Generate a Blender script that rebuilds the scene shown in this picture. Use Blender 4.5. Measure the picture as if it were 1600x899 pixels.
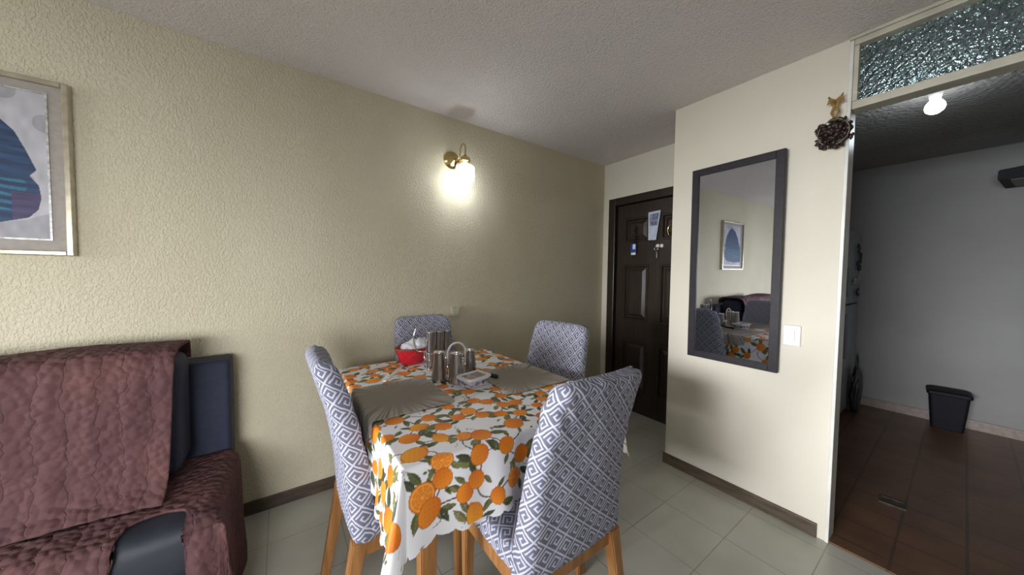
import bpy, bmesh, math, random
import numpy as np
from mathutils import Vector, Matrix, noise
for o in list(bpy.data.objects): bpy.data.objects.remove(o)
S = bpy.context.scene; COL = S.collection
PI = math.pi
# ------------------------------------------------------------------ camera
cd = bpy.data.cameras.new('camera'); cam = bpy.data.objects.new('camera', cd); COL.objects.link(cam)
cd.sensor_width = 36.0; cd.lens = 506.0/1600*36; cd.clip_start = .02; cd.clip_end = 60
r_ = Vector((0.81357, -0.58134, 0.01219)); u_ = Vector((0.01318, 0.03940, 0.99914)); b_ = Vector((-0.58132, -0.81270, 0.03971))
cam.matrix_world = Matrix(((r_.x, u_.x, b_.x, 0), (r_.y, u_.y, b_.y, 0), (r_.z, u_.z, b_.z, 1.2646), (0, 0, 0, 1)))
S.camera = cam
# ------------------------------------------------------------------ world, lights, exposure
S.view_settings.view_transform = 'Standard'; S.view_settings.look = 'None'
S.view_settings.gamma = 1; S.view_settings.use_curve_mapping = False
S.view_settings.exposure = 0.12
w = bpy.data.worlds.new('world'); S.world = w; w.use_nodes = True
w.node_tree.nodes['Background'].inputs[0].default_value = (.72, .82, 1, 1)
w.node_tree.nodes['Background'].inputs[1].default_value = 1.0
def area(name, loc, direction, sx, sy, power, color, spread=180):
    l = bpy.data.lights.new(name, 'AREA'); l.shape = 'RECTANGLE'; l.size = sx; l.size_y = sy; l.energy = power; l.color = color; l.spread = math.radians(spread)
    o = bpy.data.objects.new(name, l); COL.objects.link(o); o.location = loc
    o.rotation_euler = Vector(direction).to_track_quat('-Z', 'Y').to_euler(); return o
def point(name, loc, power, color, rad):
    l = bpy.data.lights.new(name, 'POINT'); l.energy = power; l.color = color; l.shadow_soft_size = rad
    o = bpy.data.objects.new(name, l); COL.objects.link(o); o.location = loc; return o
WX = -4.0; YB = -2.2; XM = 2.117; XD = 2.628; YW = 2.118; H = 2.35; XK = 4.742; Y1 = 1.1433; Y2 = .345
area('daylight_window_left', (WX+.06, .40, 1.22), (1, -.03, -.09), 2.3, .8, 23, (.93, .95, 1), 38)
area('ambient_fill_left', (WX+.05, .40, 1.22), (1, 0, 0), 2.3, .8, 40, (.93, .94, 1))  # extra wide fill lamp, added at the left window for general ambient
area('back_fill_light', (-1.3, YB+.06, 1.25), (-.05, 1, -.25), 1.9, .8, 32, (.93, .95, 1), 62)  # second lamp behind the camera, added to brighten the long wall's lower left
area('daylight_window_kitchen', (3.9, YB+.06, 1.25), (.42, 1, -.30), .9, .7, 1.0, (.95, .95, 1), 75)
point('sconce_light', (1.019, 1.970, 1.893), 5.5, (.88, .94, 1), .025)
point('kitchen_bulb_light', (3.06, .14, 2.17), 1.5, (.85, .95, 1), .05)

# ------------------------------------------------------------------ material helpers
MATS = {}
def nd(nt, t, **k):
    n = nt.nodes.new(t)
    for a, b in k.items(): setattr(n, a, b)
    return n
def base_mat(name, col, rough=.7, metal=0, spec=.5):
    m = bpy.data.materials.new(name); m.use_nodes = True; nt = m.node_tree; p = nt.nodes['Principled BSDF']
    p.inputs['Base Color'].default_value = (*col, 1); p.inputs['Roughness'].default_value = rough
    p.inputs['Metallic'].default_value = metal; p.inputs['Specular IOR Level'].default_value = spec
    MATS[name] = m; return m, nt, p
def coords(nt, kind='Object', scale=(1, 1, 1), rot=(0, 0, 0)):
    tc = nd(nt, 'ShaderNodeTexCoord'); mp = nd(nt, 'ShaderNodeMapping')
    mp.inputs['Scale'].default_value = scale; mp.inputs['Rotation'].default_value = rot
    nt.links.new(tc.outputs[kind], mp.inputs[0]); return mp.outputs[0]
def vary(nt, p, vec, c1, c2, scale, detail=3, lo=.35, hi=.65):
    n = nd(nt, 'ShaderNodeTexNoise'); n.inputs['Scale'].default_value = scale; n.inputs['Detail'].default_value = detail
    nt.links.new(vec, n.inputs['Vector'])
    cr = nd(nt, 'ShaderNodeValToRGB'); cr.color_ramp.elements[0].position = lo; cr.color_ramp.elements[1].position = hi
    cr.color_ramp.elements[0].color = (*c1, 1); cr.color_ramp.elements[1].color = (*c2, 1)
    nt.links.new(n.outputs[0], cr.inputs[0])
    if p: nt.links.new(cr.outputs[0], p.inputs['Base Color'])
    return cr.outputs[0]
def bump(nt, p, height, strength, dist):
    b = nd(nt, 'ShaderNodeBump'); b.inputs['Strength'].default_value = strength; b.inputs['Distance'].default_value = dist
    nt.links.new(height, b.inputs['Height']); nt.links.new(b.outputs[0], p.inputs['Normal']); return b
def simple(name, c1, c2=None, rough=.6, scale=30, bs=.15, bd=.001, metal=0, spec=.5, stretch=(1, 1, 1)):
    c2 = c2 or tuple(x*.8 for x in c1)
    m, nt, p = base_mat(name, c1, rough, metal, spec); v = coords(nt, scale=stretch)
    vary(nt, p, v, c2, c1, scale)
    if bs:
        n = nd(nt, 'ShaderNodeTexNoise'); n.inputs['Scale'].default_value = scale*4; nt.links.new(v, n.inputs['Vector'])
        bump(nt, p, n.outputs[0], bs, bd)
    return m
def X(nt, op, a, b=0.0, c=0.0):
    n = nd(nt, 'ShaderNodeMath', operation=op)
    for i, v in enumerate((a, b, c)):
        if isinstance(v, (int, float)): n.inputs[i].default_value = v
        else: nt.links.new(v, n.inputs[i])
    return n.outputs[0]

def wall_paper():
    m, nt, p = base_mat('textured_cream_wall', (.6, .55, .4), .85, 0, .25)
    v = coords(nt, scale=(1, 1, .62))
    vary(nt, p, v, (.58, .525, .375), (.65, .595, .44), 1.6, 4)
    n = nd(nt, 'ShaderNodeTexNoise'); n.inputs['Scale'].default_value = 120; n.inputs['Detail'].default_value = 1.5
    n.inputs['Distortion'].default_value = .6; nt.links.new(v, n.inputs['Vector'])
    r = nd(nt, 'ShaderNodeMapRange'); r.inputs[1].default_value = .35; r.inputs[2].default_value = .62
    nt.links.new(n.outputs[0], r.inputs[0]); bump(nt, p, r.outputs[0], .85, .003); return m
def stucco(name, c1, c2, scale, bs, bd, rough=.85):
    m, nt, p = base_mat(name, c1, rough, 0, .3); v = coords(nt)
    vary(nt, p, v, c2, c1, 1.3, 4)
    n = nd(nt, 'ShaderNodeTexNoise'); n.inputs['Scale'].default_value = scale; n.inputs['Detail'].default_value = 3
    nt.links.new(v, n.inputs['Vector']); bump(nt, p, n.outputs[0], bs, bd); return m
M_wall = wall_paper()
M_ceil = stucco('popcorn_ceiling', (.82, .775, .745), (.76, .72, .69), 110, 1, .012)
M_panel = stucco('smooth_cream_wall', (.66, .62, .52), (.61, .57, .465), 60, .25, .002, .6)
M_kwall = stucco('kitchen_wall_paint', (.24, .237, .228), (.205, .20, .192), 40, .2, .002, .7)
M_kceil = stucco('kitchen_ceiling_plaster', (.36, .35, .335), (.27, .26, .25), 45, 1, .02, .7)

def tile_mat(name, size, off, c1, c2, grout, rough, mort=.004, bs=.2):
    m, nt, p = base_mat(name, c1, rough); v = coords(nt)
    sep = nd(nt, 'ShaderNodeSeparateXYZ'); nt.links.new(v, sep.inputs[0])
    def edge(s, o):
        f = X(nt, 'FRACT', X(nt, 'DIVIDE', X(nt, 'SUBTRACT', s, o-30*size), size))
        return X(nt, 'LESS_THAN', X(nt, 'SUBTRACT', .5, X(nt, 'ABSOLUTE', X(nt, 'SUBTRACT', f, .5))), mort/size)
    g = X(nt, 'MAXIMUM', edge(sep.outputs[0], off[0]), edge(sep.outputs[1], off[1]))
    c = vary(nt, None, v, c2, c1, 5, 6, .3, .7)
    spk = nd(nt, 'ShaderNodeTexNoise'); spk.inputs['Scale'].default_value = 3; spk.inputs['Detail'].default_value = 8; nt.links.new(v, spk.inputs['Vector'])
    gm = X(nt, 'MULTIPLY', g, X(nt, 'MULTIPLY', spk.outputs[0], 1.3))
    mx = nd(nt, 'ShaderNodeMix', data_type='RGBA'); nt.links.new(gm, mx.inputs[0]); nt.links.new(c, mx.inputs[6])
    mx.inputs[7].default_value = (*grout, 1); nt.links.new(mx.outputs[2], p.inputs['Base Color'])
    bump(nt, p, X(nt, 'SUBTRACT', 1, g), bs, .001); return m
M_floor = tile_mat('vinyl_floor_tiles', .3, (1.735, .33), (.50, .49, .42), (.43, .42, .36), (.22, .19, .12), .28, .0022)
M_kfloor = tile_mat('terracotta_kitchen_tiles', .2, (2.2, .345), (.16, .080, .042), (.095, .048, .026), (.04, .028, .02), .38, .005, .6)

def chair_fabric():
    m, nt, p = base_mat('greek_key_slipcover', (.3, .3, .4), .8, 0, .25)
    tc = nd(nt, 'ShaderNodeTexCoord'); mp = nd(nt, 'ShaderNodeMapping'); mp.vector_type = 'POINT'
    mp.inputs['Rotation'].default_value = (0, 0, R(43)); mp.inputs['Scale'].default_value = (1/.049,)*3
    nt.links.new(tc.outputs['UV'], mp.inputs[0]); sp = nd(nt, 'ShaderNodeSeparateXYZ'); nt.links.new(mp.outputs[0], sp.inputs[0])
    u = X(nt, 'FRACT', X(nt, 'ADD', sp.outputs[0], 100)); v = X(nt, 'FRACT', X(nt, 'ADD', sp.outputs[1], 100))
    def rect(x0, x1, y0, y1):
        a = X(nt, 'SUBTRACT', X(nt, 'ABSOLUTE', X(nt, 'SUBTRACT', u, (x0+x1)/2)), (x1-x0)/2)
        b = X(nt, 'SUBTRACT', X(nt, 'ABSOLUTE', X(nt, 'SUBTRACT', v, (y0+y1)/2)), (y1-y0)/2)
        return X(nt, 'MAXIMUM', a, b)
    segs = [(-.05, .045, 0, 1), (.955, 1.05, 0, 1), (0, 1, -.05, .04), (0, 1, .96, 1.05),
            (.19, .265, .18, .83), (.19, .81, .755, .83), (.735, .81, .28, .83), (.44, .81, .28, .355), (.44, .515, .28, .56)]
    d = None
    for s in segs:
        q = rect(*s); d = q if d is None else X(nt, 'MINIMUM', d, q)
    mr = nd(nt, 'ShaderNodeMapRange'); mr.inputs[1].default_value = -.02; mr.inputs[2].default_value = .03
    mr.inputs[3].default_value = 1; mr.inputs[4].default_value = 0; nt.links.new(d, mr.inputs[0])
    mx = nd(nt, 'ShaderNodeMix', data_type='RGBA'); nt.links.new(mr.outputs[0], mx.inputs[0])
    mx.inputs[6].default_value = (.135, .14, .185, 1); mx.inputs[7].default_value = (.54, .54, .64, 1)
    nt.links.new(mx.outputs[2], p.inputs['Base Color'])
    n = nd(nt, 'ShaderNodeTexNoise'); n.inputs['Scale'].default_value = 9; n.inputs['Detail'].default_value = 2
    nt.links.new(coords(nt), n.inputs['Vector']); bump(nt, p, n.outputs[0], .5, .02)
    return m
def R(d): return math.radians(d)
M_chair = chair_fabric()
M_hem = simple('pale_cover_hem', (.6, .6, .68), rough=.8)
M_wood = simple('honey_wood', (.36, .17, .055), (.25, .105, .03), rough=.38, scale=14, stretch=(3, 3, .4))
M_base = simple('dark_skirting_wood', (.085, .060, .035), (.045, .032, .02), rough=.45, scale=9, stretch=(1, 1, 6))
M_door = simple('dark_stained_door_wood', (.030, .019, .012), (.017, .011, .008), rough=.33, scale=10, stretch=(5, 5, .5), bs=.12)
M_frame = simple('black_mirror_frame', (.016, .013, .016), (.010, .008, .011), rough=.5, scale=30, spec=.35)
M_white = simple('white_plastic', (.72, .71, .68), (.66, .65, .62), rough=.35)
M_post = simple('white_painted_metal', (.68, .67, .62), (.62, .61, .56), rough=.35, scale=12)
M_jamb = simple('cream_painted_metal', (.50, .48, .38), (.42, .40, .32), rough=.4, scale=12)
M_steel, nt_, p_ = base_mat('brushed_steel', (.52, .51, .50), .24, 1)
M_chrome, nt_, p_ = base_mat('chrome_wire', (.75, .76, .8), .1, 1)
M_brass, nt_, p_ = base_mat('polished_brass', (.62, .47, .20), .2, 1)
M_mirror, nt_, p_ = base_mat('mirror_silver', (.62, .66, .74), .015, 1)
M_red = simple('red_woven_plastic', (.62, .02, .035), (.45, .012, .02), rough=.35, scale=60)
M_hood = simple('dull_black_enamel', (.005, .005, .008), (.003, .003, .005), rough=.6, spec=.2)
M_black = simple('black_plastic', (.012, .012, .016), (.007, .007, .01), rough=.4)
M_navy = simple('navy_upholstery', (.014, .019, .042), (.010, .013, .032), rough=.75, scale=40, bs=.3)
M_leather = simple('dark_smooth_upholstery', (.016, .022, .032), (.012, .016, .024), rough=.6, scale=5, bs=.2, bd=.01)
M_straw = simple('dried_straw', (.32, .20, .05), (.2, .11, .03), rough=.8)
M_cone = simple('dark_dried_pods', (.035, .018, .012), (.012, .007, .006), rough=.45, scale=60, bs=.5)
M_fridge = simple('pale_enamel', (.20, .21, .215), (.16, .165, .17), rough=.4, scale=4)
M_bag, nt_, p_ = base_mat('clear_plastic_bag', (.9, .9, .93), .25); p_.inputs['Alpha'].default_value = .62
n_ = nd(nt_, 'ShaderNodeTexNoise'); n_.inputs['Scale'].default_value = 30; nt_.links.new(coords(nt_), n_.inputs['Vector']); bump(nt_, p_, n_.outputs[0], .8, .01)
def emis(name, col, s):
    m, nt, p = base_mat(name, col, .4); p.inputs['Emission Color'].default_value = (*col, 1); p.inputs['Emission Strength'].default_value = s; return m
M_glow = emis('lit_crystal', (.93, .96, 1), 7)
M_bulb = emis('lit_bulb', (.92, .97, 1), 14)
def crystal():
    m, nt, p = base_mat('glowing_crystal', (.95, .97, 1), .05); p.inputs['Transmission Weight'].default_value = .9
    p.inputs['Emission Color'].default_value = (.93, .96, 1, 1); p.inputs['Emission Strength'].default_value = 2.2; p.inputs['Alpha'].default_value = .4; return m  # emission puts the bulb's glow into the drops themselves
M_crystal = crystal()
def ptn_glass():
    m, nt, p = base_mat('patterned_glass', (.72, .90, .93), .06); p.inputs['Transmission Weight'].default_value = .97; p.inputs['IOR'].default_value = 1.45
    v = coords(nt, scale=(1, 1, 1))
    wv = nd(nt, 'ShaderNodeTexWave'); wv.bands_direction = 'DIAGONAL'; wv.inputs['Scale'].default_value = 14; wv.inputs['Distortion'].default_value = 6
    wv.inputs['Detail'].default_value = 2; wv.inputs['Detail Scale'].default_value = 3.5
    nt.links.new(v, wv.inputs['Vector']); bump(nt, p, wv.outputs[0], 1, .006); return m
M_pglass = ptn_glass()
M_pane, nt_, p_ = base_mat('window_glass', (.9, .95, 1), .05); p_.inputs['Transmission Weight'].default_value = 1
def quilt():
    m, nt, p = base_mat('brown_quilted_fabric', (.15, .07, .06), .88, 0, .2)
    tc = nd(nt, 'ShaderNodeTexCoord'); uv = tc.outputs['UV']
    mp = nd(nt, 'ShaderNodeMapping'); nt.links.new(uv, mp.inputs[0])
    vary(nt, p, mp.outputs[0], (.078, .038, .042), (.115, .054, .050), 5, 3)
    vo = nd(nt, 'ShaderNodeTexVoronoi'); vo.feature = 'SMOOTH_F1'; vo.inputs['Smoothness'].default_value = .35; vo.inputs['Scale'].default_value = 44; nt.links.new(mp.outputs[0], vo.inputs['Vector'])
    wv = nd(nt, 'ShaderNodeTexWave'); wv.bands_direction = 'X'; wv.inputs['Scale'].default_value = 5; wv.inputs['Distortion'].default_value = 3.5
    wv.inputs['Detail'].default_value = 3; wv.inputs['Detail Scale'].default_value = 3; nt.links.new(mp.outputs[0], wv.inputs['Vector'])
    h = X(nt, 'ADD', X(nt, 'MULTIPLY', vo.outputs[0], -1.0), X(nt, 'MULTIPLY', X(nt, 'POWER', wv.outputs[0], .12), .55))
    bump(nt, p, h, .9, .011); return m
M_quilt = quilt()
def attr_mat(name, rough=.6, spec=.3, bs=0, bscale=300):
    m, nt, p = base_mat(name, (1, 1, 1), rough, 0, spec); a = nd(nt, 'ShaderNodeAttribute'); a.attribute_name = 'paint'
    nt.links.new(a.outputs['Color'], p.inputs['Base Color'])
    if bs:
        n = nd(nt, 'ShaderNodeTexNoise'); n.inputs['Scale'].default_value = bscale; nt.links.new(coords(nt), n.inputs['Vector']); bump(nt, p, n.outputs[0], bs, .002)
    return m
M_cloth = attr_mat('printed_tablecloth', .5, .35, .15, 60)
M_mat = attr_mat('woven_placemat', .7, .3, .3, 200)
M_art = attr_mat('painted_artwork', .55, .4, .35, 70)

# ------------------------------------------------------------------ mesh helpers
def link(name, me, mat, parent=None, smooth=False):
    o = bpy.data.objects.new(name, me); COL.objects.link(o)
    if mat:
        for m in (mat if isinstance(mat, (list, tuple)) else [mat]): me.materials.append(m)
    if smooth: me.shade_smooth()
    if parent: o.parent = parent
    return o
def obj(name, bm, mat, parent=None, smooth=False):
    bmesh.ops.recalc_face_normals(bm, faces=bm.faces)
    me = bpy.data.meshes.new(name); bm.to_mesh(me); bm.free(); return link(name, me, mat, parent, smooth)
def tag(o, label, cat, group=None):
    o['label'] = label; o['category'] = cat
    if group: o['group'] = group
    return o
def thing(name, label, cat, loc=(0, 0, 0), rz=0, group=None):
    o = bpy.data.objects.new(name, None); COL.objects.link(o); o.location = loc; o.rotation_euler = (0, 0, rz); o.empty_display_size = .1
    return tag(o, label, cat, group)
def struct(name, bm, mat, parent=None, smooth=False):
    o = obj(name, bm, mat, parent, smooth)
    if not parent: o['kind'] = 'structure'
    return o
def BM(): return bmesh.new()
def box(bm, x0, x1, y0, y1, z0, z1, bev=0, seg=2, M=None):
    vs = [bm.verts.new((x, y, z)) for x in (x0, x1) for y in (y0, y1) for z in (z0, z1)]
    fs = [bm.faces.new([vs[i] for i in f]) for f in ((0, 1, 3, 2), (4, 6, 7, 5), (0, 4, 5, 1), (2, 3, 7, 6), (0, 2, 6, 4), (1, 5, 7, 3))]
    geo = vs
    if bev:
        es = list({e for f in fs for e in f.edges})
        r = bmesh.ops.bevel(bm, geom=es, offset=bev, segments=seg, profile=.5, affect='EDGES'); geo = list({v for f in r['faces'] for v in f.verts} | {v for v in vs if v.is_valid})
    if M: bmesh.ops.transform(bm, matrix=M, verts=geo)
    return bm
def bx(*a, **k): return box(BM(), *a, **k)
def tube(bm, pts, rad, n=10, cap=True, closed=False):
    pts = [Vector(p) for p in pts]; N = len(pts)
    rads = rad if isinstance(rad, (list, tuple)) else [rad]*N
    rings = []; prev = None
    for i, p in enumerate(pts):
        if closed: t = (pts[(i+1) % N]-pts[i-1])
        else: t = pts[min(i+1, N-1)]-pts[max(i-1, 0)]
        t.normalize()
        if prev is None: a = t.orthogonal().normalized()
        else: a = (prev-t*prev.dot(t)).normalized()
        prev = a; b = t.cross(a)
        rings.append([bm.verts.new(p+(a*math.cos(2*PI*k/n)+b*math.sin(2*PI*k/n))*rads[i]) for k in range(n)])
    for i in range(N if closed else N-1):
        A, B = rings[i], rings[(i+1) % N]
        for k in range(n): bm.faces.new((A[k], A[(k+1) % n], B[(k+1) % n], B[k]))
    if cap and not closed: bm.faces.new(rings[0][::-1]); bm.faces.new(rings[-1])
    return bm
def lathe(bm, prof, c=(0, 0, 0), n=28, axis='Z', ell=1.0, cap=True):
    rings = []
    for r, z in prof:
        ring = []
        for k in range(n):
            a = 2*PI*k/n; x, y = r*math.cos(a), r*math.sin(a)*ell
            v = (x, y, z) if axis == 'Z' else ((z, x, y) if axis == 'X' else (x, z, y))
            ring.append(bm.verts.new((c[0]+v[0], c[1]+v[1], c[2]+v[2])))
        rings.append(ring)
    for A, B in zip(rings, rings[1:]):
        for k in range(n): bm.faces.new((A[k], A[(k+1) % n], B[(k+1) % n], B[k]))
    if cap:
        if prof[0][0] > 1e-4: bm.faces.new(rings[0][::-1])
        if prof[-1][0] > 1e-4: bm.faces.new(rings[-1])
    bmesh.ops.remove_doubles(bm, verts=bm.verts, dist=1e-6); return bm
def blob(bm, c, r, sc=(1, 1, 1), sub=2, nz=0, rot=None):
    q = bmesh.ops.create_icosphere(bm, subdivisions=sub, radius=1)
    for v in q['verts']:
        d = v.co.copy(); f = 1+nz*noise.noise(d*2+Vector(c)*9)
        p = Vector((d.x*sc[0], d.y*sc[1], d.z*sc[2]))*r*f
        if rot: p = rot @ p
        v.co = p+Vector(c)
    return bm
def taper_leg(bm, p0, p1, w0, w1, bev=.004):
    # square leg from top point p0 (width w0) to foot p1 (width w1)
    vs = []
    for p, wd in ((p0, w0), (p1, w1)):
        for sx, sy in ((-1, -1), (1, -1), (1, 1), (-1, 1)): vs.append(bm.verts.new((p[0]+sx*wd/2, p[1]+sy*wd/2, p[2])))
    fs = [bm.faces.new(vs[0:4]), bm.faces.new(vs[4:8][::-1])]+[bm.faces.new((vs[k], vs[(k+1) % 4], vs[4+(k+1) % 4], vs[4+k])) for k in range(4)]
    bmesh.ops.bevel(bm, geom=list({e for f in fs for e in f.edges}), offset=bev, segments=2, affect='EDGES'); return bm
def grid_mesh(name, P, color=None, keep=None, uv=None):
    """P: (nu,nv,3) array; color (nu,nv,3); keep (nu-1,nv-1) bool"""
    nu, nv = P.shape[:2]; idx = np.arange(nu*nv).reshape(nu, nv)
    q = np.stack([idx[:-1, :-1], idx[1:, :-1], idx[1:, 1:], idx[:-1, 1:]], -1)
    q = q[keep] if keep is not None else q.reshape(-1, 4)
    used = np.unique(q); remap = -np.ones(nu*nv, int); remap[used] = np.arange(len(used)); q = remap[q]
    me = bpy.data.meshes.new(name); me.vertices.add(len(used)); me.vertices.foreach_set('co', P.reshape(-1, 3)[used].astype(np.float32).ravel())
    nf = len(q); me.loops.add(nf*4); me.loops.foreach_set('vertex_index', q.ravel().astype(np.int32))
    me.polygons.add(nf); me.polygons.foreach_set('loop_start', (np.arange(nf)*4).astype(np.int32)); me.polygons.foreach_set('loop_total', np.full(nf, 4, np.int32))
    me.update(calc_edges=True); me.validate()
    if color is not None:
        at = me.color_attributes.new('paint', 'FLOAT_COLOR', 'POINT'); c = np.ones((len(used), 4), np.float32); c[:, :3] = color.reshape(-1, 3)[used]
        at.data.foreach_set('color', c.ravel())
    if uv is not None:
        l = me.uv_layers.new(name='UVMap'); l.data.foreach_set('uv', uv.reshape(-1, 2)[used][q.ravel()].astype(np.float32).ravel())
    me.shade_smooth(); return me
def box_uv(me):
    l = me.uv_layers.new(name='UVMap')
    for f in me.polygons:
        n = f.normal; a = [abs(c) for c in n]; k = a.index(max(a))
        for li in f.loop_indices:
            c = me.vertices[me.loops[li].vertex_index].co
            l.data[li].uv = (c.x, c.y+.5) if k == 2 else ((c.x, c.z) if k == 1 else (c.y, c.z))
def dup(root, loc, rz, label):
    r = root.copy(); COL.objects.link(r); r.location = loc; r.rotation_euler = (0, 0, rz); r['label'] = label
    for ch in list(root.children):
        c = ch.copy(); COL.objects.link(c); c.parent = r
        for g in list(ch.children):
            d = g.copy(); COL.objects.link(d); d.parent = c
    return r

# ================================================================== SETTING
struct('floor', bx(WX-.1, XM+.0, YB-.1, YW+.1, -.08, 0), M_floor)
b = BM(); box(b, XM, XD+.12, Y1, YW+.1, -.08, 0); struct('floor_entry', b, M_floor)
struct('floor_kitchen', bx(XM+.004, XK+.1, YB-.1, 1.0, -.08, .006), M_kfloor)
struct('ceiling', bx(WX-.1, XM+.05, YB-.1, YW+.1, H, H+.1), M_ceil)
struct('ceiling_entry', bx(XM+.05, XD+.12, Y1-.05, YW+.1, H, H+.1), M_ceil)
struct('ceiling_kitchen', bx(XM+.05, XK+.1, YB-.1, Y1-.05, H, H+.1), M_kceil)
struct('wall_long', bx(WX-.1, XD+.12, YW, YW+.1, 0, H), M_wall)
DY0, DY1, DZ = 1.15, 2.05, 2.004
b = BM(); box(b, XD, XD+.12, DY1, YW, 0, H); box(b, XD, XD+.12, Y1, DY1, DZ, H); struct('wall_entry', b, M_panel)
b = BM(); box(b, XM, XM+.09, Y2, Y1-.0001, 0, H); box(b, XM+.09, XD+.12, Y1-.09, Y1-.0001, 0, H); struct('wall_mirror', b, M_panel)
OPY = -.62
struct('wall_right', bx(XM, XM+.09, YB, OPY, 0, H), M_panel)
WIN = (-.85, 1.65, .72, 1.72)
b = BM(); box(b, WX-.1, WX, YB, WIN[0], 0, H); box(b, WX-.1, WX, WIN[1], YW, 0, H); box(b, WX-.1, WX, WIN[0], WIN[1], 0, WIN[2]); box(b, WX-.1, WX, WIN[0], WIN[1], WIN[3], H)
struct('wall_left', b, M_panel)
def back_wall(name, xa, xb, wa, wb, z0, z1, mat):
    b = BM(); box(b, xa, wa, YB-.1, YB, 0, H); box(b, wb, xb, YB-.1, YB, 0, H); box(b, wa, wb, YB-.1, YB, 0, z0); box(b, wa, wb, YB-.1, YB, z1, H); struct(name, b, mat)
back_wall('wall_back', WX-.1, XM, -2.2, -.2, .8, 1.72, M_panel)
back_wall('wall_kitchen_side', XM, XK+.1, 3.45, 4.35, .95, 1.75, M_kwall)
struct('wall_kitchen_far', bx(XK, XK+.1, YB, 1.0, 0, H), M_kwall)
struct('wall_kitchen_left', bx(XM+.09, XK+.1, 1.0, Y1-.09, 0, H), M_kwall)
def window(name, axis, c, a0, a1, z0, z1):
    f = BM(); g = BM(); t = .04
    def bb(m, u0, u1, v0, v1, d=.03):
        if axis == 'X': box(m, c-d, c+d, u0, u1, v0, v1)
        else: box(m, u0, u1, c-d, c+d, v0, v1)
    bb(f, a0, a1, z0, z0+t); bb(f, a0, a1, z1-t, z1); bb(f, a0, a0+t, z0+t, z1-t); bb(f, a1-t, a1, z0+t, z1-t); m = (a0+a1)/2; bb(f, m-.02, m+.02, z0+t, z1-t)
    o = obj(name, f, M_jamb); o['kind'] = 'structure'
    bb(g, a0+t, m-.02, z0+t, z1-t, .003); bb(g, m+.02, a1-t, z0+t, z1-t, .003); obj('window_pane', g, M_pane, o)
window('window_1', 'X', WX-.05, *WIN)
window('window_2_added', 'Y', YB-.05, -2.2, -.2, .8, 1.72)  # unseen window, added to go with the back fill lamp
window('window_3', 'Y', YB-.05, 3.45, 4.35, .95, 1.75)
# skirting boards
BH = .068
b = BM(); box(b, WX, XD, YW-.012, YW, 0, BH, bev=.002); struct('baseboard_long', b, M_base)
b = BM(); box(b, XM-.012, XM, Y2+.028, Y1+.010, 0, BH, bev=.002); struct('baseboard_mirror', b, M_base)
M_ktile = simple('kitchen_tile_skirting', (.22, .17, .14), (.16, .12, .10), rough=.4)
struct('baseboard_kitchen', bx(XK-.012, XK, YB, 1.0, .006, .085), M_ktile)
# metal door frame around the kitchen opening with its transom
def opening_frame():
    root = bpy.data.objects.new('door_2', None); COL.objects.link(root); root['kind'] = 'structure'
    x0, x1 = XM-.008, XM+.098
    obj('door_post', bx(x0, x1, Y2-.014, Y2-.0005, 0, H-.001, bev=.002), M_post, root); obj('glazing_bead', bx(x0+.004, x1-.004, Y2-.031, Y2-.0145, 2.0665, 2.311, bev=.002), M_jamb, root)
    obj('door_post', bx(x0, x1, OPY+.0005, OPY+.03, 0, H-.001, bev=.003), M_jamb, root)
    obj('top_rail', bx(x0, x1, OPY+.031, Y2-.0145, 2.312, H-.001, bev=.003), M_jamb, root)
    obj('top_moulding', bx(x0-.012, x0, OPY+.02, Y2, 2.335, H-.001, bev=.002), M_jamb, root)
    obj('transom_bar', bx(x0+.005, x1-.02, OPY+.031, Y2-.0145, 2.031, 2.066, bev=.003), M_jamb, root)
    obj('transom_bead', bx(x0+.03, x0+.042, OPY+.031, Y2-.031, 2.066, 2.074), M_jamb, root)
    obj('transom_glass', bx(XM+.035, XM+.041, OPY+.031, Y2-.031, 2.0665, 2.311), M_pglass, root)
    obj('strike_plate', bx(x0-.004, x0, Y2-.013, Y2-.001, 1.985, 2.02, bev=.001), M_white, root)
opening_frame()
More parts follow.
